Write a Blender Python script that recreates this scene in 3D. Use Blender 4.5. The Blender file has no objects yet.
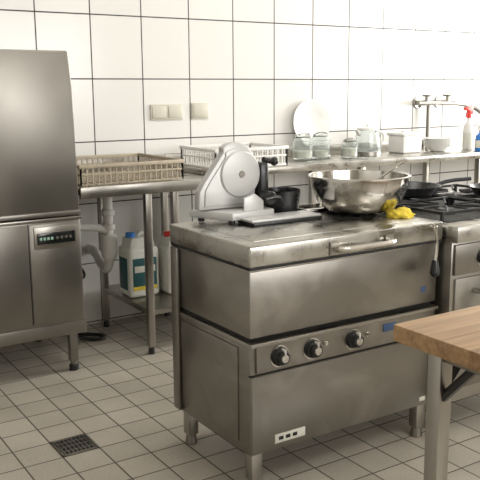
import bpy, bmesh, math, random
from mathutils import Vector, Matrix, noise
random.seed(4)
S=bpy.context.scene
# ------------------------------------------------------------------ materials
def base_mat(name,col=(.8,.8,.8),rough=.5,metal=0.,**kw):
    m=bpy.data.materials.new(name); m.use_nodes=True
    b=m.node_tree.nodes["Principled BSDF"]
    b.inputs["Base Color"].default_value=(*col,1); b.inputs["Roughness"].default_value=rough
    b.inputs["Metallic"].default_value=metal
    for k,v in kw.items(): b.inputs[k].default_value=v
    return m
def N(m,t,**kw):
    n=m.node_tree.nodes.new(t)
    for k,v in kw.items(): setattr(n,k,v)
    return n
def L(m,a,b): m.node_tree.links.new(a,b)
def noisy(name,col,rough,metal=0.,var=.15,scale=8.,rvar=.1,bump=.0,stretch=(1,1,1),detail=5,dist=0.,lo=.3,hi=.7,vlo=None,**kw):
    m=base_mat(name,col,rough,metal,**kw); b=m.node_tree.nodes["Principled BSDF"]
    tc=N(m,"ShaderNodeTexCoord"); mp=N(m,"ShaderNodeMapping"); mp.inputs["Scale"].default_value=stretch
    L(m,tc.outputs["Object"],mp.inputs[0])
    n=N(m,"ShaderNodeTexNoise"); n.inputs["Scale"].default_value=scale; n.inputs["Detail"].default_value=detail; n.inputs["Distortion"].default_value=dist
    L(m,mp.outputs[0],n.inputs["Vector"])
    cr=N(m,"ShaderNodeMapRange"); cr.inputs["From Min"].default_value=lo; cr.inputs["From Max"].default_value=hi
    cr.inputs["To Min"].default_value=1-(var if vlo is None else vlo); cr.inputs["To Max"].default_value=1+var
    L(m,n.outputs["Fac"],cr.inputs["Value"])
    vm=N(m,"ShaderNodeVectorMath",operation='SCALE'); vm.inputs[0].default_value=col; L(m,cr.outputs[0],vm.inputs["Scale"])
    L(m,vm.outputs[0],b.inputs["Base Color"])
    rr=N(m,"ShaderNodeMapRange"); rr.inputs["From Min"].default_value=.3; rr.inputs["From Max"].default_value=.7
    rr.inputs["To Min"].default_value=max(0,rough-rvar); rr.inputs["To Max"].default_value=rough+rvar
    L(m,n.outputs["Fac"],rr.inputs["Value"]); L(m,rr.outputs[0],b.inputs["Roughness"])
    if bump:
        bp=N(m,"ShaderNodeBump"); bp.inputs["Strength"].default_value=bump; bp.inputs["Distance"].default_value=.002
        L(m,n.outputs["Fac"],bp.inputs["Height"]); L(m,bp.outputs[0],b.inputs["Normal"])
    return m
def tile_mat(name,ax0,o0,s0,ax1,o1,s1,col,gcol,gw,rough,var,speck=0.,grough=.8):
    m=base_mat(name,col,rough); b=m.node_tree.nodes["Principled BSDF"]
    g=N(m,"ShaderNodeNewGeometry"); sp=N(m,"ShaderNodeSeparateXYZ"); L(m,g.outputs["Position"],sp.inputs[0])
    ds=[];cells=[]
    for ax,o,s in ((ax0,o0,s0),(ax1,o1,s1)):
        a=N(m,"ShaderNodeMath",operation='SUBTRACT'); L(m,sp.outputs[ax],a.inputs[0]); a.inputs[1].default_value=o
        p=N(m,"ShaderNodeMath",operation='PINGPONG'); L(m,a.outputs[0],p.inputs[0]); p.inputs[1].default_value=s/2
        ds.append(p)
        d=N(m,"ShaderNodeMath",operation='DIVIDE'); L(m,a.outputs[0],d.inputs[0]); d.inputs[1].default_value=s
        f=N(m,"ShaderNodeMath",operation='FLOOR'); L(m,d.outputs[0],f.inputs[0]); cells.append(f)
    mn=N(m,"ShaderNodeMath",operation='MINIMUM'); L(m,ds[0].outputs[0],mn.inputs[0]); L(m,ds[1].outputs[0],mn.inputs[1])
    mk=N(m,"ShaderNodeMapRange"); L(m,mn.outputs[0],mk.inputs["Value"])
    mk.inputs["From Min"].default_value=gw*.5; mk.inputs["From Max"].default_value=gw*.5+.0012
    cb=N(m,"ShaderNodeCombineXYZ"); L(m,cells[0].outputs[0],cb.inputs[0]); L(m,cells[1].outputs[0],cb.inputs[1])
    wn=N(m,"ShaderNodeTexWhiteNoise"); L(m,cb.outputs[0],wn.inputs["Vector"])
    vr=N(m,"ShaderNodeMapRange"); vr.inputs["To Min"].default_value=1-var; vr.inputs["To Max"].default_value=1+var; L(m,wn.outputs["Value"],vr.inputs["Value"])
    last=vr.outputs[0]
    if speck:
        n=N(m,"ShaderNodeTexNoise"); n.inputs["Scale"].default_value=130; n.inputs["Detail"].default_value=3; L(m,g.outputs["Position"],n.inputs["Vector"])
        n2=N(m,"ShaderNodeTexNoise"); n2.inputs["Scale"].default_value=3; n2.inputs["Detail"].default_value=6; L(m,g.outputs["Position"],n2.inputs["Vector"])
        ad=N(m,"ShaderNodeMath",operation='ADD'); L(m,n.outputs["Fac"],ad.inputs[0]); L(m,n2.outputs["Fac"],ad.inputs[1])
        sr=N(m,"ShaderNodeMapRange"); sr.inputs["From Min"].default_value=.6; sr.inputs["From Max"].default_value=1.4
        sr.inputs["To Min"].default_value=1-speck; sr.inputs["To Max"].default_value=1+speck; L(m,ad.outputs[0],sr.inputs["Value"])
        mu=N(m,"ShaderNodeMath",operation='MULTIPLY'); L(m,last,mu.inputs[0]); L(m,sr.outputs[0],mu.inputs[1]); last=mu.outputs[0]
    vm=N(m,"ShaderNodeVectorMath",operation='SCALE'); vm.inputs[0].default_value=col; L(m,last,vm.inputs["Scale"])
    mx=N(m,"ShaderNodeMix",data_type='RGBA'); L(m,mk.outputs[0],mx.inputs[0]); mx.inputs[6].default_value=(*gcol,1); L(m,vm.outputs[0],mx.inputs[7])
    L(m,mx.outputs[2],b.inputs["Base Color"])
    r=N(m,"ShaderNodeMapRange"); r.inputs["To Min"].default_value=grough; r.inputs["To Max"].default_value=rough; L(m,mk.outputs[0],r.inputs["Value"]); L(m,r.outputs[0],b.inputs["Roughness"])
    bp=N(m,"ShaderNodeBump"); bp.inputs["Strength"].default_value=.6; bp.inputs["Distance"].default_value=.002; L(m,mk.outputs[0],bp.inputs["Height"]); L(m,bp.outputs[0],b.inputs["Normal"])
    return m
WT=dict(col=(.77,.76,.73),gcol=(.06,.055,.05),gw=.0060,rough=.18,var=.025)
M={}
M['wall_x']=tile_mat("white_wall_tile_x",0,.3205,.3194,2,1.8096-.3595*6,.3595,**WT)
M['wall_y']=tile_mat("white_wall_tile_y",1,0,.3194,2,1.8096-.3595*6,.3595,**WT)
M['floor']=tile_mat("stoneware_floor_tile",0,-.2,.15,1,-1.6,.15,(.425,.39,.33),(.10,.082,.065),.005,.36,.10,.25)
M['paint']=noisy("dull_wall_paint",(.45,.42,.37),.8,var=.03)
M['ceil']=noisy("ceiling_paint",(.7,.68,.63),.9,var=.02)
M['steel']=noisy("brushed_steel",(.38,.36,.325),.34,1.,var=.08,scale=5,rvar=.06)
M['steel_smear']=noisy("wiped_steel",(.27,.254,.228),.36,1.,var=.50,scale=3.4,rvar=.09,detail=7,dist=1.1,stretch=(1,1,1.2),lo=.48,hi=.80,vlo=.05)
M['steel_dk']=noisy("dull_steel",(.25,.235,.21),.38,1.,var=.06,scale=3,rvar=.05)
M['steel_top']=noisy("worn_steel_top",(.44,.425,.39),.30,1.,var=.14,scale=9,rvar=.12,detail=8,dist=.6)
M['chrome']=base_mat("polished_steel",(.58,.56,.52),.14,1.)
M['alu']=noisy("cast_aluminium",(.54,.54,.53),.40,.3,var=.03,scale=6,rvar=.04)
M['blk']=noisy("black_plastic",(.012,.012,.013),.35,0,var=.2,scale=20)
M['iron']=noisy("cast_iron",(.015,.015,.015),.5,.2,var=.3,scale=30,bump=.2)
M['dark']=base_mat("dark_void",(.015,.015,.015),.8)
M['teflon']=noisy("black_nonstick",(.018,.018,.019),.3,.1,var=.2,scale=20)
M['white']=noisy("white_plastic",(.78,.77,.74),.4,0,var=.03)
M['cream']=noisy("cream_plastic",(.58,.55,.46),.4,0,var=.03)
M['beige']=noisy("beige_rack_plastic",(.42,.36,.27),.5,0,var=.12,scale=15)
M['jug']=noisy("hdpe_jug",(.72,.73,.68),.4,0,var=.05)
M['green']=noisy("teal_label",(.02,.10,.11),.5,0,var=.2)
M['label']=noisy("paper_label",(.68,.67,.60),.6,0,var=.05)
M['red']=noisy("red_plastic",(.65,.04,.03),.35,0,var=.1)
M['blue']=noisy("blue_plastic",(.03,.20,.60),.35,0,var=.1)
M['bluelab']=noisy("blue_sticker",(.05,.10,.22),.4,0,var=.1)
M['yellow']=noisy("yellow_cloth",(.72,.56,.06),.9,0,var=.2,scale=40,bump=.3)
M['glass']=base_mat("clear_glass",(.93,.97,.96),.04,0,**{"Transmission Weight":.9,"IOR":1.35})
M['food']=noisy("white_grain",(.68,.65,.55),.9,0,var=.2,scale=60,bump=.5)
M['ceramic']=noisy("white_porcelain",(.80,.80,.77),.15,0,var=.01)
M['display']=base_mat("lcd_display",(.01,.012,.012),.15)
M['led']=base_mat("green_led_text",(.3,.5,.4),.4)
M['frame']=noisy("window_frame_paint",(.8,.8,.78),.4,0,var=.02)
def wood():
    m=base_mat("butcher_block_beech",(.5,.3,.15),.45); b=m.node_tree.nodes["Principled BSDF"]
    g=N(m,"ShaderNodeNewGeometry"); sp=N(m,"ShaderNodeSeparateXYZ"); L(m,g.outputs["Position"],sp.inputs[0])
    d=N(m,"ShaderNodeMath",operation='DIVIDE'); L(m,sp.outputs[1],d.inputs[0]); d.inputs[1].default_value=.045
    f=N(m,"ShaderNodeMath",operation='FLOOR'); L(m,d.outputs[0],f.inputs[0])
    wn=N(m,"ShaderNodeTexWhiteNoise",noise_dimensions='1D'); L(m,f.outputs[0],wn.inputs["W"])
    mp=N(m,"ShaderNodeMapping"); mp.inputs["Scale"].default_value=(3,60,60); L(m,g.outputs["Position"],mp.inputs[0])
    n=N(m,"ShaderNodeTexNoise"); n.inputs["Scale"].default_value=1.5; n.inputs["Detail"].default_value=5; L(m,mp.outputs[0],n.inputs["Vector"])
    ad=N(m,"ShaderNodeMath",operation='MULTIPLY_ADD'); L(m,wn.outputs["Value"],ad.inputs[0]); ad.inputs[1].default_value=.35; L(m,n.outputs["Fac"],ad.inputs[2])
    cr=N(m,"ShaderNodeValToRGB"); L(m,ad.outputs[0],cr.inputs[0])
    e=cr.color_ramp.elements; e[0].position=.3; e[0].color=(.21,.11,.045,1); e[1].position=.95; e[1].color=(.49,.31,.155,1)
    L(m,cr.outputs[0],b.inputs["Base Color"]); return m
M['wood']=wood()
# ------------------------------------------------------------------ mesh builder
class B:
    def __init__(s,name): s.name=name; s.v=[]; s.f=[]; s.m=[]; s.mats=[]
    def mi(s,k):
        if k not in s.mats: s.mats.append(k)
        return s.mats.index(k)
    def add(s,vs,fs,k):
        o=len(s.v); s.v+=[tuple(v) for v in vs]; i=s.mi(k)
        for f in fs: s.f.append([o+a for a in f]); s.m.append(i)
    def bm(s,bm,k,mx=None):
        if mx: bmesh.ops.transform(bm,matrix=mx,verts=bm.verts)
        bm.verts.index_update(); s.add([v.co for v in bm.verts],[[v.index for v in f.verts] for f in bm.faces],k); bm.free()
    def box(s,x0,x1,y0,y1,z0,z1,k,bev=.003,mx=None,seg=2):
        b=bmesh.new(); bmesh.ops.create_cube(b,size=1)
        bmesh.ops.transform(b,matrix=Matrix.Translation(((x0+x1)/2,(y0+y1)/2,(z0+z1)/2))@Matrix.Diagonal((x1-x0,y1-y0,z1-z0,1)),verts=b.verts)
        bev=min(bev,.45*min(x1-x0,y1-y0,z1-z0))
        if bev>0: bmesh.ops.bevel(b,geom=b.edges[:],offset=bev,segments=seg,profile=.5,affect='EDGES')
        s.bm(b,k,mx); return s
    def prism(s,pts,y0,y1,k,plane='XZ',bev=0,mx=None):
        b=bmesh.new()
        def P(p,t):
            return (p[0],t,p[1]) if plane=='XZ' else ((t,p[0],p[1]) if plane=='YZ' else (p[0],p[1],t))
        a=[b.verts.new(P(p,y0)) for p in pts]; c=[b.verts.new(P(p,y1)) for p in pts]
        b.faces.new(a); b.faces.new(c[::-1]); n=len(pts)
        for i in range(n): b.faces.new((a[i],c[i],c[(i+1)%n],a[(i+1)%n]))
        bmesh.ops.recalc_face_normals(b,faces=b.faces[:])
        if bev: bmesh.ops.bevel(b,geom=b.edges[:],offset=bev,segments=2,profile=.5,affect='EDGES')
        s.bm(b,k,mx); return s
    def lathe(s,prof,c,k,axis=(0,0,1),seg=32,mx=None):
        q=Vector((0,0,1)).rotation_difference(Vector(axis).normalized()).to_matrix()
        vs=[];fs=[];n=len(prof)
        for i in range(seg):
            a=2*math.pi*i/seg
            for r,z in prof: vs.append(Vector(c)+q@Vector((max(r,1e-5)*math.cos(a),max(r,1e-5)*math.sin(a),z)))
        for i in range(seg):
            j=(i+1)%seg
            for t in range(n-1): fs.append([i*n+t,j*n+t,j*n+t+1,i*n+t+1])
        if mx: vs=[mx@v for v in vs]
        s.add(vs,fs,k); return s
    def cyl(s,p0,p1,r,k,r1=None,seg=20):
        p0=Vector(p0);p1=Vector(p1);h=(p1-p0).length; r1=r if r1 is None else r1
        e=min(r,r1,h)*.12
        return s.lathe([(0,0),(r-e,0),(r,e),(r1,h-e),(r1-e,h),(0,h)],p0,k,axis=(p1-p0),seg=seg)
    def tube(s,pts,r,k,seg=10,closed=False,sm=0):
        P=[Vector(p) for p in pts]
        for _ in range(sm):
            Q=[]; n=len(P)
            if not closed: Q.append(P[0])
            for i in range(n if closed else n-1):
                a=P[i];b=P[(i+1)%n]; Q+= [a*.75+b*.25,a*.25+b*.75]
            if not closed: Q.append(P[-1])
            P=Q
        n=len(P);vs=[];fs=[];nr=None
        for i in range(n):
            a=P[i-1] if (i>0 or closed) else P[i]; b=P[(i+1)%n] if (i<n-1 or closed) else P[i]
            t=(b-a).normalized()
            if nr is None: nr=t.orthogonal().normalized()
            nr=(nr-t*nr.dot(t)).normalized(); bi=t.cross(nr)
            for j in range(seg):
                an=2*math.pi*j/seg; vs.append(P[i]+r*(math.cos(an)*nr+math.sin(an)*bi))
        for i in range(n if closed else n-1):
            i2=(i+1)%n
            for j in range(seg): fs.append([i*seg+j,i*seg+(j+1)%seg,i2*seg+(j+1)%seg,i2*seg+j])
        if not closed:
            fs.append(list(range(seg))[::-1]); fs.append([(n-1)*seg+j for j in range(seg)])
        s.add(vs,fs,k); return s
    def sphere(s,c,r,k,sc=(1,1,1),seg=20):
        return s.lathe([(r*math.sin(math.pi*i/12)*1,-r*math.cos(math.pi*i/12)*sc[2]) for i in range(13)],c,k,seg=seg)
    def done(s,mx=None,ang=28):
        me=bpy.data.meshes.new(s.name); V=[Vector(v) for v in s.v]
        if mx: V=[mx@v for v in V]
        lo=Vector([min(v[i] for v in V) for i in range(3)]); hi=Vector([max(v[i] for v in V) for i in range(3)])
        o=Vector(((lo.x+hi.x)/2,(lo.y+hi.y)/2,lo.z))
        me.from_pydata([v-o for v in V],[],s.f)
        for k in s.mats: me.materials.append(M[k])
        me.polygons.foreach_set("material_index",s.m)
        me.polygons.foreach_set("use_smooth",[True]*len(s.f))
        me.update(); me.validate()
        bb=bmesh.new(); bb.from_mesh(me); bmesh.ops.recalc_face_normals(bb,faces=bb.faces[:]); bb.to_mesh(me); bb.free()
        me.set_sharp_from_angle(angle=math.radians(ang))
        ob=bpy.data.objects.new(s.name,me); ob.location=o; S.collection.objects.link(ob); return ob
# ------------------------------------------------------------------ room
XL,XR,YB,ZC=-2.6,5.6,-6.2,2.9
B("floor").box(XL-.1,XR+.1,YB-.1,.1,-.1,0,'floor',0).done()
B("ceiling").box(XL-.1,XR+.1,YB-.1,.1,ZC,ZC+.1,'ceil',0).done()
B("wall_back").box(XL-.1,XR+.1,0,.1,0,ZC,'wall_x',0).done()
B("wall_left").box(XL-.1,XL,YB,0,0,ZC,'wall_y',0).done()
wy0,wy1,wz0,wz1=-3.6,-.5,1.05,2.5
b=B("wall_right"); b.box(XR,XR+.1,YB,wy0,0,ZC,'paint',0); b.box(XR,XR+.1,wy1,0,0,ZC,'paint',0)
b.box(XR,XR+.1,wy0,wy1,0,wz0,'paint',0); b.box(XR,XR+.1,wy0,wy1,wz1,ZC,'paint',0); b.done()
b=B("window_1"); x=XR; t=.05
for (a,c,d,e) in ((wy0,wy1,wz0,wz0+t),(wy0,wy1,wz1-t,wz1),(wy0,wy0+t,wz0,wz1),(wy1-t,wy1,wz0,wz1)): b.box(x+.01,x+.07,a,c,d,e,'frame')
for i in range(1,3):
    y=wy0+(wy1-wy0)*i/3; b.box(x+.02,x+.06,y-.03,y+.03,wz0+t,wz1-t,'frame')
b.done()
vx0,vx1,vz0,vz1=-.2,3.2,1.1,2.4
b=B("wall_rear"); b.box(XL,vx0,YB-.1,YB,0,ZC,'paint',0); b.box(vx1,XR,YB-.1,YB,0,ZC,'paint',0)
b.box(vx0,vx1,YB-.1,YB,0,vz0,'paint',0); b.box(vx0,vx1,YB-.1,YB,vz1,ZC,'paint',0); b.done()
b=B("window_2")
for (a,c,d,e) in ((vx0,vx1,vz0,vz0+t),(vx0,vx1,vz1-t,vz1),(vx0,vx0+t,vz0,vz1),(vx1-t,vx1,vz0,vz1)): b.box(a,c,YB-.07,YB-.01,d,e,'frame')
for i in range(1,4):
    x=vx0+(vx1-vx0)*i/4; b.box(x-.03,x+.03,YB-.06,YB-.02,vz0+t,vz1-t,'frame')
b.done()
b=B("floor_drain"); x0,x1,y0,y1=-.2,-.05,-1.6,-1.45
for (a,c,d,e) in ((x0,x1,y0,y0+.01),(x0,x1,y1-.01,y1),(x0,x0+.01,y0,y1),(x1-.01,x1,y0,y1)): b.box(a,c,d,e,0.0005,.005,'steel_dk',.001)
b.box(x0+.005,x1-.005,y0+.005,y1-.005,.0003,.0012,'dark',0)
for i in range(1,9):
    x=x0+.15*i/9; b.box(x-.0028,x+.0028,y0+.01,y1-.01,.0015,.004,'steel_dk',.0008)
for i in range(1,4):
    y=y0+.15*i/4; b.box(x0+.01,x1-.01,y-.003,y+.003,.0015,.0042,'steel_dk',.0008)
b.done()
# ------------------------------------------------------------------ hood dishwasher
b=B("hood_dishwasher"); X0,X1,Y0,Y1=-.42,.24,-.75,-.08
b.box(X0,X1,Y0,Y1,.20,.775,'steel_dk',.006)
b.box(X0-.005,X1+.006,Y0-.006,Y1,.205,.265,'steel_dk',.003)
b.box(-.022,-.018,Y0-.002,Y0+.01,.28,.77,'dark',0)
b.box(X0+.01,-.024,Y0-.004,Y0+.01,.285,.765,'steel_dk',.003)
b.box(-.016,X1-.008,Y0-.004,Y0+.01,.285,.765,'steel_dk',.003)
b.box(X0-.004,X1+.004,Y0-.012,Y1,.775,.79,'steel',.003)
b.prism([(X0+.004,.795),(X1-.004,.795),(X1-.012,1.4),(X1-.028,1.565),(X0+.028,1.565),(X0+.012,1.4)],Y0-.008,Y1+.02,'steel_dk',bev=.008)
b.box(X0-.01,X1,Y0-.014,Y0-.002,.797,.82,'steel_dk',.003)
b.box(.005,.215,Y0-.010,Y0,.645,.752,'steel',.003)
b.box(.018,.205,Y0-.013,Y0-.008,.668,.722,'display',.002)
for i in range(4): b.box(.03+i*.018,.042+i*.018,Y0-.015,Y0-.012,.688,.702,'led',.001)
for i in range(4): b.cyl((.115+i*.022,Y0-.012,.695),(.115+i*.022,Y0-.017,.695),.007,'steel',seg=12)
b.cyl((-.19,Y0,.70),(-.19,Y0-.008,.70),.007,'steel_dk',seg=12)
for x in (X0+.05,X1-.05):
    for y in (Y0+.05,Y1-.06):
        b.box(x-.02,x+.02,y-.02,y+.02,.05,.21,'steel_dk'); b.cyl((x,y,.05),(x,y,.03),.016,'steel_dk'); b.cyl((x,y,.03),(x,y,0),.024,'blk')
b.done()
# ------------------------------------------------------------------ dish table
b=B("steel_dish_table"); TX0,TX1,TY0,TY1,TZ=.25,1.07,-.74,-.03,.91
b.box(TX0,TX1,TY0,TY1,TZ-.03,TZ,'steel_top',.004)
b.box(TX0,TX1,TY0-.003,TY0+.018,TZ-.045,TZ+.012,'steel',.004); b.box(TX0,TX1,TY1-.015,TY1,TZ,TZ+.09,'steel',.003)
for x in (.625,1.03):
    for y in (-.70,-.10):
        b.box(x-.018,x+.018,y-.018,y+.018,.04,TZ-.03,'steel',.003); b.cyl((x,y,0),(x,y,.045),.019,'blk',r1=.014)
b.box(.61,1.045,-.715,-.085,.215,.245,'steel',.003)
b.done()
def rack(name,x0,x1,y0,y1,z0,h,k,n):
    b=B(name); t=.006
    for z in (z0,z0+h*.5,z0+h-.014):
        hh=.018 if z>z0+h*.6 else .010
        o=.006 if hh>.01 else 0
        b.box(x0-o,x1+o,y0-o,y0+t,z,z+hh,k,.002); b.box(x0-o,x1+o,y1-t,y1+o,z,z+hh,k,.002)
        b.box(x0-o,x0+t,y0,y1,z,z+hh,k,.002); b.box(x1-t,x1+o,y0,y1,z,z+hh,k,.002)
    def side(p,q):
        p=Vector(p);q=Vector(q)
        for i in range(n+1):
            a=p.lerp(q,i/n)
            b.box(a.x-.0035,a.x+.0035,a.y-.0035,a.y+.0035,z0,z0+h-.01,k,0)
    side((x0+.003,y0+.003,z0),(x1-.003,y0+.003,z0)); side((x0+.003,y1-.003,z0),(x1-.003,y1-.003,z0))
    side((x0+.003,y0+.003,z0),(x0+.003,y1-.003,z0)); side((x1-.003,y0+.003,z0),(x1-.003,y1-.003,z0))
    for i in range(1,14):
        x=x0+(x1-x0)*i/14; y=y0+(y1-y0)*i/14
        b.box(x-.003,x+.003,y0,y1,z0,z0+.012,k,0); b.box(x0,x1,y-.003,y+.003,z0,z0+.012,k,0)
    b.done()
rack("dish_rack",.27,.84,-.70,-.16,TZ+.012,.10,'beige',18)
rack("dish_rack",1.12,1.62,-.56,-.16,.942,.11,'white',14)
# ------------------------------------------------------------------ back counter
b=B("steel_work_counter"); CX0,CX1,CY0,CZ=1.08,5.5,-.6,.94
b.box(CX0,CX1,CY0,-.005,CZ-.04,CZ,'steel_top',.004); b.box(CX0,CX1,-.035,-.005,CZ,CZ+.06,'steel',.003)
for x in (1.12,2.2,3.3,4.4,5.44):
    for y in (-.56,-.06): b.box(x-.02,x+.02,y-.02,y+.02,.03,CZ-.04,'steel',.003); b.cyl((x,y,0),(x,y,.035),.022,'blk')
b.box(CX0+.02,CX1-.02,-.58,-.03,.28,.31,'steel_dk',.003)
b.done()
# ------------------------------------------------------------------ tilting braising pan
b=B("tilting_braising_pan"); PX0,PX1,PY0,PY1=.235,1.105,-2.245,-1.717
b.box(PX0,PX1,PY0,PY1,.146,.548,'steel_smear',.006)
b.box(PX0-.004,PX1+.002,PY0-.014,PY1,.535,.549,'steel',.003)
b.prism([(PY0-.012,.445),(PY0-.012,.54),(PY0+.01,.545),(PY0+.01,.44)],PX0+.02,PX1-.02,'steel_smear',plane='YZ',bev=.002)
b.box(PX0+.005,PX1-.005,PY0-.004,PY0+.01,.155,.43,'steel_smear',.003)
b.box(PX0,PX1,PY0-.002,PY0+.01,.432,.438,'dark',0)
def knob(b,x,z,r=.033,y=None):
    y=PY0-.012 if y is None else y
    b.lathe([(0,.004),(r+.006,.004),(r+.007,.0),(r+.004,-.002)],(x,y,z),'chrome',axis=(0,-1,0),seg=32)
    b.lathe([(r,.0),(r,.010),(r*.9,.018),(r*.78,.020),(r*.70,.034),(r*.60,.038),(0,.038)],(x,y,z),'blk',axis=(0,-1,0),seg=32)
    b.lathe([(r*.45,.038),(r*.42,.0405),(0,.041)],(x,y,z),'chrome',axis=(0,-1,0),seg=24)
    b.box(x-.003,x+.003,y-.0405,y-.018,z+r*.3,z+r*.95,'white',.001)
for x in (.345,.485,.672): knob(b,x,.492)
for x in (.545,.74): b.cyl((x,PY0-.012,.50),(x,PY0-.02,.50),.009,'chrome',seg=14); b.cyl((x,PY0-.02,.50),(x,PY0-.023,.50),.006,'steel_dk' if x>.7 else 'cream',seg=12)
b.box(.82,.885,PY0-.0145,PY0-.010,.492,.522,'bluelab',.001)
b.box(.335,.465,PY0-.0055,PY0-.003,.172,.205,'label',.0005)
for i in range(3): b.box(.35+i*.03,.37+i*.03,PY0-.0062,PY0-.005,.182,.195,'display',.0003)
b.box(1.03,1.06,PY0-.0055,PY0-.003,.168,.185,'label',.0005)
b.box(PX0+.012,PX1-.012,PY0+.02,PY1-.01,.549,.60,'dark',0)
b.box(PX0,PX1,PY0,PY1,.564,.80,'steel_smear',.008)
b.box(PX0-.004,PX1+.004,PY0-.004,PY1+.004,.792,.803,'steel',.003)
b.box(PX0-.010,PX1+.010,PY0-.016,PY1+.012,.808,.882,'steel_top',.010,seg=3)
b.box(PX0-.006,PX1+.006,PY0-.010,PY1+.008,.80,.812,'dark',0)
b.box(PX0+.05,PX1-.05,PY0+.05,PY1-.05,.880,.8835,'steel_top',.001)
hx0,hx1,hz=.575,.83,.838
for h in (hx0,hx1): b.prism([(h-.02,hz-.022),(h+.02,hz-.022),(h+.02,hz+.022),(h-.02,hz+.022)],PY0-.022,PY0-.014,'steel')
b.tube([(hx0,PY0-.016,hz),(hx0,PY0-.062,hz),(hx1,PY0-.062,hz),(hx1,PY0-.016,hz)],.011,'chrome',sm=2)
for x in (PX0+.12,PX1-.12): b.box(x-.04,x+.04,PY1+.005,PY1+.04,.79,.87,'steel_dk',.004)
# crank lever hanging at the right front corner
q=PX1-.062
b.cyl((q,PY0-.014,.862),(q,PY0-.045,.862),.013,'chrome')
b.tube([(q-.01,PY0-.038,.885),(q,PY0-.042,.862),(q+.012,PY0-.045,.80),(q-.002,PY0-.048,.73)],.0055,'chrome',sm=2)
b.cyl((q-.002,PY0-.048,.745),(q-.004,PY0-.050,.705),.012,'blk',r1=.018); b.sphere((q-.004,PY0-.050,.698),.019,'blk')
b.box(1.02,1.045,PY0-.001,PY0+.002,.612,.634,'bluelab',.0005)
b.box(PX0-.006,PX0+.003,PY0+.07,PY1-.06,.18,.52,'steel_smear',.002)
b.box(PX0-.014,PX0,PY1-.05,PY1+.0,.15,.80,'steel_dk',.004)
for x in (PX0+.04,PX1-.04):
    for y in (PY0+.04,PY1-.04):
        b.box(x-.022,x+.022,y-.022,y+.022,.04,.15,'steel',.003); b.cyl((x,y,0),(x,y,.045),.024,'steel_dk',r1=.018)
b.done()
LT=.8835
# ------------------------------------------------------------------ slicer
b=B("meat_slicer")
b.prism([(.315,-1.70),(.40,-1.885),(.60,-1.87),(.62,-1.73),(.55,-1.70)],LT+.014,LT+.044,'alu',plane='XY',bev=.006)
for x,y in ((.35,-1.735),(.41,-1.86),(.58,-1.85),(.58,-1.74)): b.cyl((x,y,LT+.0005),(x,y,LT+.016),.013,'blk',seg=14)
prof=[(.318,.93),(.322,1.0),(.345,1.035),(.43,1.145)]
cx,cz,r=.485,1.085,.098
for i in range(0,11):
    a=math.radians(128-i*12.8); prof.append((cx+r*math.cos(a)*.95,cz+r*math.sin(a)))
prof+=[(.592,1.04),(.575,.99),(.57,.93)]
b.prism(prof,-1.775,-1.735,'alu',bev=.007)
b.prism([(p[0]*.86+.485*.14,p[1]*.86+1.03*.14) for p in prof],-1.782,-1.773,'alu',bev=.003)
b.lathe([(0,.010),(.05,.010),(.085,.005),(.090,0),(.083,-.003),(0,-.003)],(.50,-1.785,1.06),'alu',axis=(0,-1,0),seg=40)
b.lathe([(0,.013),(.012,.013),(.015,.008)],(.50,-1.785,1.06),'steel_dk',axis=(0,-1,0),seg=24)
b.box(.40,.58,-1.73,-1.70,.93,1.05,'alu',.02)
b.box(.585,.625,-1.80,-1.72,.93,1.10,'blk',.012); b.cyl((.60,-1.80,.965),(.60,-1.85,.965),.027,'blk')
b.cyl((.615,-1.77,1.11),(.66,-1.77,1.10),.011,'blk'); b.sphere((.668,-1.77,1.10),.018,'blk')
b.box(.44,.76,-1.955,-1.85,LT+.012,LT+.022,'alu',.003); b.box(.445,.765,-1.96,-1.845,LT+.0005,LT+.012,'blk',.002)
b.prism([(.47,.905),(.56,.905),(.56,.96),(.52,.99),(.47,.975)],-1.855,-1.845,'alu',bev=.003)
b.tube([(.565,-1.86,.965),(.62,-1.87,.975),(.64,-1.87,.95)],.007,'blk',sm=1)
b.done()
b=B("black_saucepan"); c=(.715,-1.755,LT+.002)
b.lathe([(0,0),(.06,0),(.07,.008),(.078,.095),(.081,.098),(.075,.096),(.066,.016),(.05,.008),(0,.008)],c,'teflon',seg=36)
b.tube([(.67,-1.70,.965),(.64,-1.66,.99),(.60,-1.61,1.03)],.009,'blk',sm=1)
b.done()
b=B("baking_tray"); x0,x1,y0,y1=.80,1.06,-1.82,-1.70
b.box(x0,x1,y0,y1,LT+.001,LT+.005,'chrome',.001)
for (a,cc,d,e) in ((x0,x1,y0-.005,y0),(x0,x1,y1,y1+.005),(x0-.005,x0,y0-.005,y1+.005),(x1,x1+.005,y0-.005,y1+.005)): b.box(a,cc,d,e,LT+.001,LT+.016,'chrome',.001)
b.done()
b=B("steel_mixing_bowl"); c=(.975,-1.93,LT+.001)
pr=[(0,0),(.075,0),(.085,.003)]
for i in range(1,13):
    a=i/12*math.pi/2; pr.append((.085+.113*math.sin(a),.003+.148*(1-math.cos(a))))
pr+=[(.203,.153),(.207,.151),(.207,.155),(.200,.158),(.193,.154)]
for i in range(11,-1,-1):
    a=i/12*math.pi/2; pr.append((.083+.109*math.sin(a),.006+.147*(1-math.cos(a))))
pr+=[(0,.006)]
b.lathe(pr,c,'chrome',seg=64); b.done(ang=50)
b=B("kitchen_spoon")
b.tube([(.93,-1.93,.93),(1.02,-1.95,1.0),(1.16,-1.985,1.085)],.005,'chrome')
b.lathe([(0,0),(.025,.004),(.03,.012),(.026,.008),(0,.004)],(.92,-1.93,.915),'chrome',seg=20); b.done()
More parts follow.
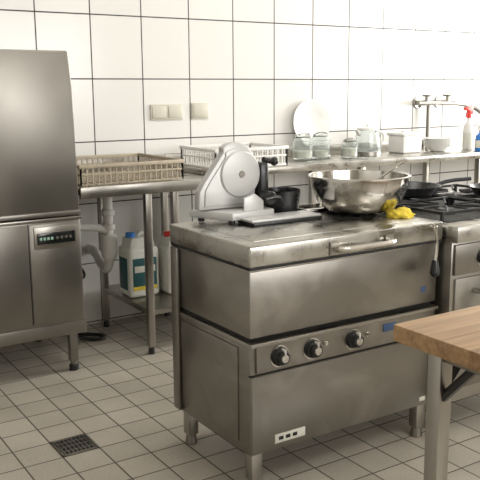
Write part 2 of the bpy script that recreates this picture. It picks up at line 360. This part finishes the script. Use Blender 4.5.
def cloth(name,cx,cy,z,rx,ry,h,k):
    bm=bmesh.new(); bmesh.ops.create_icosphere(bm,subdivisions=4,radius=1)
    for v in bm.verts:
        p=v.co.copy(); n=noise.noise(p*1.7)*.35+noise.noise(p*4)*.22+noise.noise(p*9)*.08
        q=p*(1+n); v.co=Vector((cx+q.x*rx,cy+q.y*ry,z+max(0,(q.z+.35))*h))
    b=B(name); b.bm(bm,k); return b.done(ang=180)
cloth("yellow_cleaning_cloth",1.045,-2.095,LT+.0005,.052,.05,.026,'yellow')
# ------------------------------------------------------------------ gas stove
b=B("gas_stove"); SX0,SX1,SY0,SY1=1.132,1.95,-2.29,-1.56
b.box(SX0,SX1,SY0,SY1,.146,.84,'steel',.005)
b.box(SX0-.002,SX1,SY0-.03,SY1,.80,.865,'steel_top',.008)
b.box(SX0+.04,SX1-.04,SY0+.06,SY1-.05,.862,.868,'iron',.001)
b.box(SX0+.01,SX1-.01,SY0-.012,SY0+.01,.67,.79,'steel_dk',.003)
for x in (1.29,1.45,1.62,1.80): knob(b,x,.73,.028,SY0-.012)
b.box(SX0+.02,SX1-.02,SY0-.010,SY0+.01,.20,.655,'steel_smear',.004)
b.tube([(SX0+.12,SY0-.01,.60),(SX0+.12,SY0-.05,.60),(SX1-.08,SY0-.05,.60),(SX1-.08,SY0-.01,.60)],.010,'chrome',sm=1)
for gx in (1.34,1.73):
    for gy in (-2.06,-1.75):
        b.lathe([(0,0.02),(.035,.02),(.045,.012),(.05,0)],(gx,gy,.868),'iron',seg=24)
        hw,hd=.18,.15
        for (p,q) in (((-hw,-hd),(hw,-hd)),((-hw,hd),(hw,hd)),((-hw,-hd),(-hw,hd)),((hw,-hd),(hw,hd))):
            b.box(gx+min(p[0],q[0])-.005,gx+max(p[0],q[0])+.005,gy+min(p[1],q[1])-.005,gy+max(p[1],q[1])+.005,.895,.907,'iron',.002)
        for a in range(0,360,45):
            ca,sa=math.cos(math.radians(a)),math.sin(math.radians(a))
            e=min(hw/abs(ca) if abs(ca)>.01 else 9,hd/abs(sa) if abs(sa)>.01 else 9)
            b.tube([(gx+ca*.04,gy+sa*.04,.901),(gx+ca*e,gy+sa*e,.901)],.005,'iron',seg=6)
        for sx in (-1,1):
            for sy in (-1,1): b.box(gx+sx*hw-.006,gx+sx*hw+.006,gy+sy*hd-.006,gy+sy*hd+.006,.866,.9,'iron',.001)
for x in (SX0+.05,SX1-.05):
    for y in (SY0+.05,SY1-.05): b.box(x-.02,x+.02,y-.02,y+.02,.04,.15,'steel',.003); b.cyl((x,y,0),(x,y,.045),.024,'steel_dk')
b.done()
def frypan(cx,cy,R,h1,h2):
    b=B("black_frying_pan"); c=(cx,cy,.908); k=R/.143
    b.lathe([(0,0),(.10*k,0),(.118*k,.01),(.14*k,.045),(.143*k,.046),(.138*k,.044),(.114*k,.012),(.09*k,.005),(0,.005)],c,'teflon',seg=48)
    d=Vector((h1,h2,0)).normalized()
    p=Vector(c)+d*R*.95; b.tube([p+Vector((0,0,.035)),p+d*.08+Vector((0,0,.055)),p+d*.2+Vector((0,0,.058))],.009,'blk',sm=1); b.done()
frypan(1.40,-1.77,.155,1,-.2)
frypan(1.70,-2.05,.14,.3,-1)
# ------------------------------------------------------------------ butcher block table
b=B("butcher_block_table"); WX0,WX1,WY0,WY1,WZ=.085,1.5,-3.95,-3.065,.852
b.box(WX0,WX1,WY0,WY1,WZ-.040,WZ,'wood',.003)
for x in (WX0+.088,WX1-.085):
    for y in (WY0+.06,WY1-.065):
        b.box(x-.02,x+.02,y-.02,y+.02,.02,WZ-.04,'steel',.003); b.cyl((x,y,0),(x,y,.025),.022,'blk')
b.box(WX0+.10,WX1-.10,WY1-.075,WY1-.05,WZ-.08,WZ-.040,'steel_dk',.002); b.box(WX0+.10,WX1-.10,WY0+.05,WY0+.075,WZ-.08,WZ-.040,'steel_dk',.002)
for x in (WX0+.085,WX1-.085): b.box(x-.012,x+.012,WY0+.07,WY1-.07,WZ-.08,WZ-.040,'steel_dk',.002)
b.tube([(WX0+.10,WY1-.06,WZ-.17),(WX0+.20,WY1-.06,WZ-.06)],.011,'blk',seg=6)
b.tube([(WX0+.085,WY1-.08,WZ-.17),(WX0+.085,WY1-.18,WZ-.06)],.011,'blk',seg=6)
b.done()
def socket(name,x0,x1,z0,z1,n):
    b=B(name); b.box(x0,x1,-.012,-.001,z0,z1,'cream',.004)
    w=(x1-x0)/n
    for i in range(n):
        a=x0+w*i; b.box(a+.010,a+w-.010,-.018,-.010,z0+.012,z1-.012,'cream',.004)
    b.done()
socket("light_switch",1.0,1.22,1.205,1.30,2); socket("wall_socket",1.285,1.405,1.205,1.305,1)
# ------------------------------------------------------------------ jugs and plumbing
def jug(name,cx,cy,z,w,d,h,cap,lab):
    b=B(name)
    b.box(cx-w/2,cx+w/2,cy-d/2,cy+d/2,z,z+h*.78,'jug',.022,seg=4)
    b.prism([(cx-w/2+.012,z+h*.72),(cx+w/2-.012,z+h*.72),(cx+w/2-.02,z+h*.86),(cx+.025,z+h*.93),(cx-w/2+.025,z+h*.93)],cy-d/2+.02,cy+d/2-.02,'jug',bev=.010)
    b.cyl((cx-w/4,cy,z+h*.92),(cx-w/4,cy,z+h),.026,cap)
    b.tube([(cx,cy,z+h*.92),(cx+.01,cy,z+h*.985),(cx+w*.3,cy,z+h*.96),(cx+w*.4,cy,z+h*.80)],.012,'jug',sm=2)
    b.box(cx-w/2+.02,cx+w/2-.02,cy-d/2-.0015,cy-d/2+.001,z+h*.12,z+h*.62,lab,.0005)
    b.box(cx-w/2-.0015,cx-w/2+.001,cy-d/2+.03,cy+d/2-.03,z+h*.12,z+h*.62,lab,.0005)
    if lab=='green':
        b.box(cx-w/2+.03,cx+w/2-.03,cy-d/2-.003,cy-d/2,z+h*.40,z+h*.5,'label',.0005)
        b.box(cx-w/2+.02,cx+w/2-.02,cy-d/2-.003,cy-d/2,z+h*.12,z+h*.18,'yellow',.0005)
    b.done()
jug("detergent_canister",.715,-.38,.246,.185,.16,.36,'blue','green')
jug("detergent_canister",.93,-.42,.246,.18,.16,.35,'red','label')
b=B("drain_pipe"); px,py=.575,-.30
b.tube([(px,py,.863),(px,py,.62),(px,py,.44),(px,-.26,.38),(px,-.18,.40),(px,-.10,.46),(px,-.003,.46)],.027,'white',seg=16,sm=2)
b.lathe([(.027,0),(.034,.002),(.046,.03),(.046,.12),(.04,.14),(.028,.145)],(px,py,.45),'white',seg=28)
for z in (.62,.70,.80): b.cyl((px,py,z),(px,py,z+.035),.037,'white')
b.tube([(.30,py,.655),(.46,py,.65),(px,py,.62)],.023,'white',seg=14,sm=1)
b.done()
b=B("rubber_hose")
b.tube([(.30,-.10,.50),(.34,-.14,.46),(.36,-.20,.30),(.35,-.22,.06),(.38,-.24,.012),(.47,-.36,.012),(.54,-.30,.012),(.46,-.22,.012),(.36,-.16,.012),(.33,-.012,.012)],.010,'blk',sm=3); b.done()
b=B("rubber_hose")
b.tube([(.256,-.36,.58),(.29,-.40,.54),(.40,-.42,.40),(.44,-.08,.30),(.44,-.005,.30)],.008,'blk',sm=3); b.done()
# ------------------------------------------------------------------ items on counter
def jar(name,x,y,r,h,fill):
    b=B(name); z=CZ+.001
    b.lathe([(0,0),(r*.9,0),(r,.01),(r,h*.75),(r*.72,h*.88),(r*.72,h*.92),(r*.66,h*.92),(r*.66,h*.87),(r-.004,h*.73),(r-.004,.012),(0,.006)],(x,y,z),'glass',seg=32)
    b.lathe([(0,.008),(r-.006,.012),(r-.006,h*fill),(0,h*fill+.004)],(x,y,z),'food',seg=24)
    b.lathe([(0,h),(r*.55,h),(r*.74,h*.96),(r*.74,h*.925),(0,h*.92)],(x,y,z),'glass',seg=28)
    b.tube([(x+r*.74*math.cos(a),y+r*.74*math.sin(a),z+h*.9) for a in [i*math.pi/8 for i in range(16)]],.004,'steel_dk',closed=True,seg=6)
    b.tube([(x-r*.75,y,z+h*.88),(x-r*.8,y-.01,z+h*1.0),(x,y-.01,z+h*1.06),(x+r*.8,y-.01,z+h*1.0),(x+r*.75,y,z+h*.88)],.0035,'steel_dk',sm=1,seg=6)
    b.done()
jar("glass_storage_jar",1.93,-.30,.065,.16,.35); jar("glass_storage_jar",2.09,-.28,.065,.16,.3)
b=B("dinner_plate")
mx=Matrix.Translation((2.20,-.034,CZ+.062+.157))@Matrix.Rotation(math.radians(-5),4,'X')
b.lathe([(0,.0),(.09,0),(.10,.006),(.155,.014),(.157,.017),(.10,.010),(.09,.005),(0,.004)],(0,0,0),'ceramic',axis=(0,-1,0),seg=48,mx=mx); b.done()
def pitcher(name,x,y,r,h,k,lidk):
    b=B(name); z=CZ+.001
    b.lathe([(0,0),(r*.85,0),(r,.02),(r*1.02,h*.4),(r*.8,h*.9),(r*.82,h),(r*.76,h),(r*.74,h*.9),(r*.96,h*.4),(r*.92,.024),(0,.01)],(x,y,z),k,seg=36)
    b.lathe([(r*.8,h),(r*.78,h+.012),(r*.3,h+.022),(.012,h+.024),(.014,h+.036),(0,h+.038)],(x,y,z),lidk,seg=28)
    b.tube([(x+r*.8,y,z+h*.92),(x+r*1.5,y,z+h*.9),(x+r*1.6,y,z+h*.5),(x+r*1.0,y,z+h*.25)],.009,lidk,sm=2)
    b.prism([(x-r*.75,z+h*.98),(x-r*1.15,z+h*1.0),(x-r*.8,z+h*.75)],y-.015,y+.015,lidk,bev=.003)
    b.lathe([(r*.87,.0),(r*1.02,.001),(r*1.03,.025),(r*.9,.026)],(x,y,z),'steel',seg=28); b.done()
jar("glass_storage_jar",2.27,-.36,.055,.12,.5)
pitcher("electric_kettle",2.50,-.28,.095,.17,'glass','white')
b=B("white_storage_box")
b.box(2.76,2.94,-.36,-.20,CZ+.001,CZ+.125,'white',.012,seg=3); b.box(2.752,2.948,-.368,-.192,CZ+.122,CZ+.142,'ceramic',.006); b.box(2.82,2.88,-.30,-.26,CZ+.14,CZ+.152,'ceramic',.004); b.done()
b=B("white_bowl_stack")
for i in range(4): b.lathe([(.04,0),(.05,.002),(.10,.05),(.103,.052),(.096,.05),(.045,.008),(0,.006)],(3.12,-.33,CZ+.001+i*.014),'ceramic',seg=32)
b.done()
b=B("water_tap")
b.tube([(3.15,-.10,1.28),(3.35,-.10,1.28),(3.60,-.10,1.27),(3.78,-.14,1.22),(3.78,-.20,1.12)],.016,'steel_dk',sm=1)
for x in (3.24,3.46): b.cyl((x,-.002,1.28),(x,-.10,1.28),.022,'steel'); b.lathe([(0,.0),(.040,.0),(.044,.006),(.02,.012),(0,.012)],(x,-.015,1.28),'chrome',axis=(0,1,0)); b.cyl((x,-.10,1.28),(x,-.10,1.33),.016,'steel'); b.cyl((x,-.10,1.325),(x,-.10,1.340),.038,'steel_dk')
b.tube([(3.30,-.06,CZ+.002),(3.30,-.06,1.27)],.016,'steel_dk'); b.done()
def spray(name,x,y,bodyk,headk,h=.2):
    b=B(name); z=CZ+.001
    b.lathe([(0,0),(.036,0),(.04,.008),(.04,h*.55),(.034,h*.72),(.015,h*.85),(.014,h),(0,h)],(x,y,z),bodyk,seg=28)
    b.lathe([(.0405,h*.15),(.0408,h*.16),(.0408,h*.5),(.0405,h*.51)],(x,y,z),'label',seg=28)
    b.cyl((x,y,z+h*.95),(x,y,z+h*1.08),.017,headk)
    b.prism([(x-.055,z+h*1.2),(x-.05,z+h*1.28),(x+.03,z+h*1.30),(x+.035,z+h*1.08),(x-.01,z+h*1.05),(x-.015,z+h*1.17)],y-.013,y+.013,headk,bev=.004)
    b.prism([(x-.022,z+h*1.18),(x-.014,z+h*1.18),(x-.024,z+h*.98),(x-.034,z+h*.98)],y-.007,y+.007,headk,bev=.002); b.done()
spray("spray_bottle",3.43,-.34,'white','red',.24); spray("spray_bottle",3.38,-.50,'blue','white',.15)
# ------------------------------------------------------------------ lights
def area(name,loc,rot,sx,sy,e,col):
    l=bpy.data.lights.new(name,'AREA'); l.shape='RECTANGLE'; l.size=sx; l.size_y=sy; l.energy=e; l.color=col
    o=bpy.data.objects.new(name,l); o.location=loc; o.rotation_euler=rot; S.collection.objects.link(o); return o
for i,(x,y) in enumerate(((.8,-1.6),(3.4,-1.6),(.8,-4.2))):  # out-of-view ceiling fixtures, added to lift the overall light
    b=B("added_ceiling_lamp"); b.box(x-.65,x+.65,y-.1,y+.1,ZC-.06,ZC-.001,'frame',.01); b.done()
    area("added_ceiling_light",(x,y,ZC-.07),(0,0,0),1.2,.16,17,(1,.97,.91))
area("window_light_right",(XR+.15,(wy0+wy1)/2,(wz0+wz1)/2),(0,math.radians(90),0),wz1-wz0,wy1-wy0,235,(1,.985,.955))
area("window_light_rear",((vx0+vx1)/2,YB-.15,(vz0+vz1)/2),(math.radians(90),0,0),vx1-vx0,vz1-vz0,120,(1,.975,.94))
w=bpy.data.worlds.new("World"); S.world=w; w.use_nodes=True
bg=w.node_tree.nodes["Background"]; bg.inputs[0].default_value=(.75,.85,1,1); bg.inputs[1].default_value=1.0
# ------------------------------------------------------------------ camera
f,yaw,pit,rol,cx,cy,cz=781.3734,0.5705,0.1881,-0.0074,-1.1293,-4.3157,1.3741
fw=Vector((math.sin(yaw)*math.cos(pit),math.cos(yaw)*math.cos(pit),-math.sin(pit)))
r=Vector((math.cos(yaw),-math.sin(yaw),0)); u=r.cross(fw)
R=math.cos(rol)*r+math.sin(rol)*u; U=-math.sin(rol)*r+math.cos(rol)*u
cd=bpy.data.cameras.new("camera"); cd.sensor_width=36; cd.lens=f/480*36; cd.clip_start=.02
co=bpy.data.objects.new("camera",cd); S.collection.objects.link(co)
mw=Matrix((R,U,-fw)).transposed().to_4x4(); mw.translation=(cx,cy,cz); co.matrix_world=mw
S.camera=co
S.view_settings.view_transform='Standard'
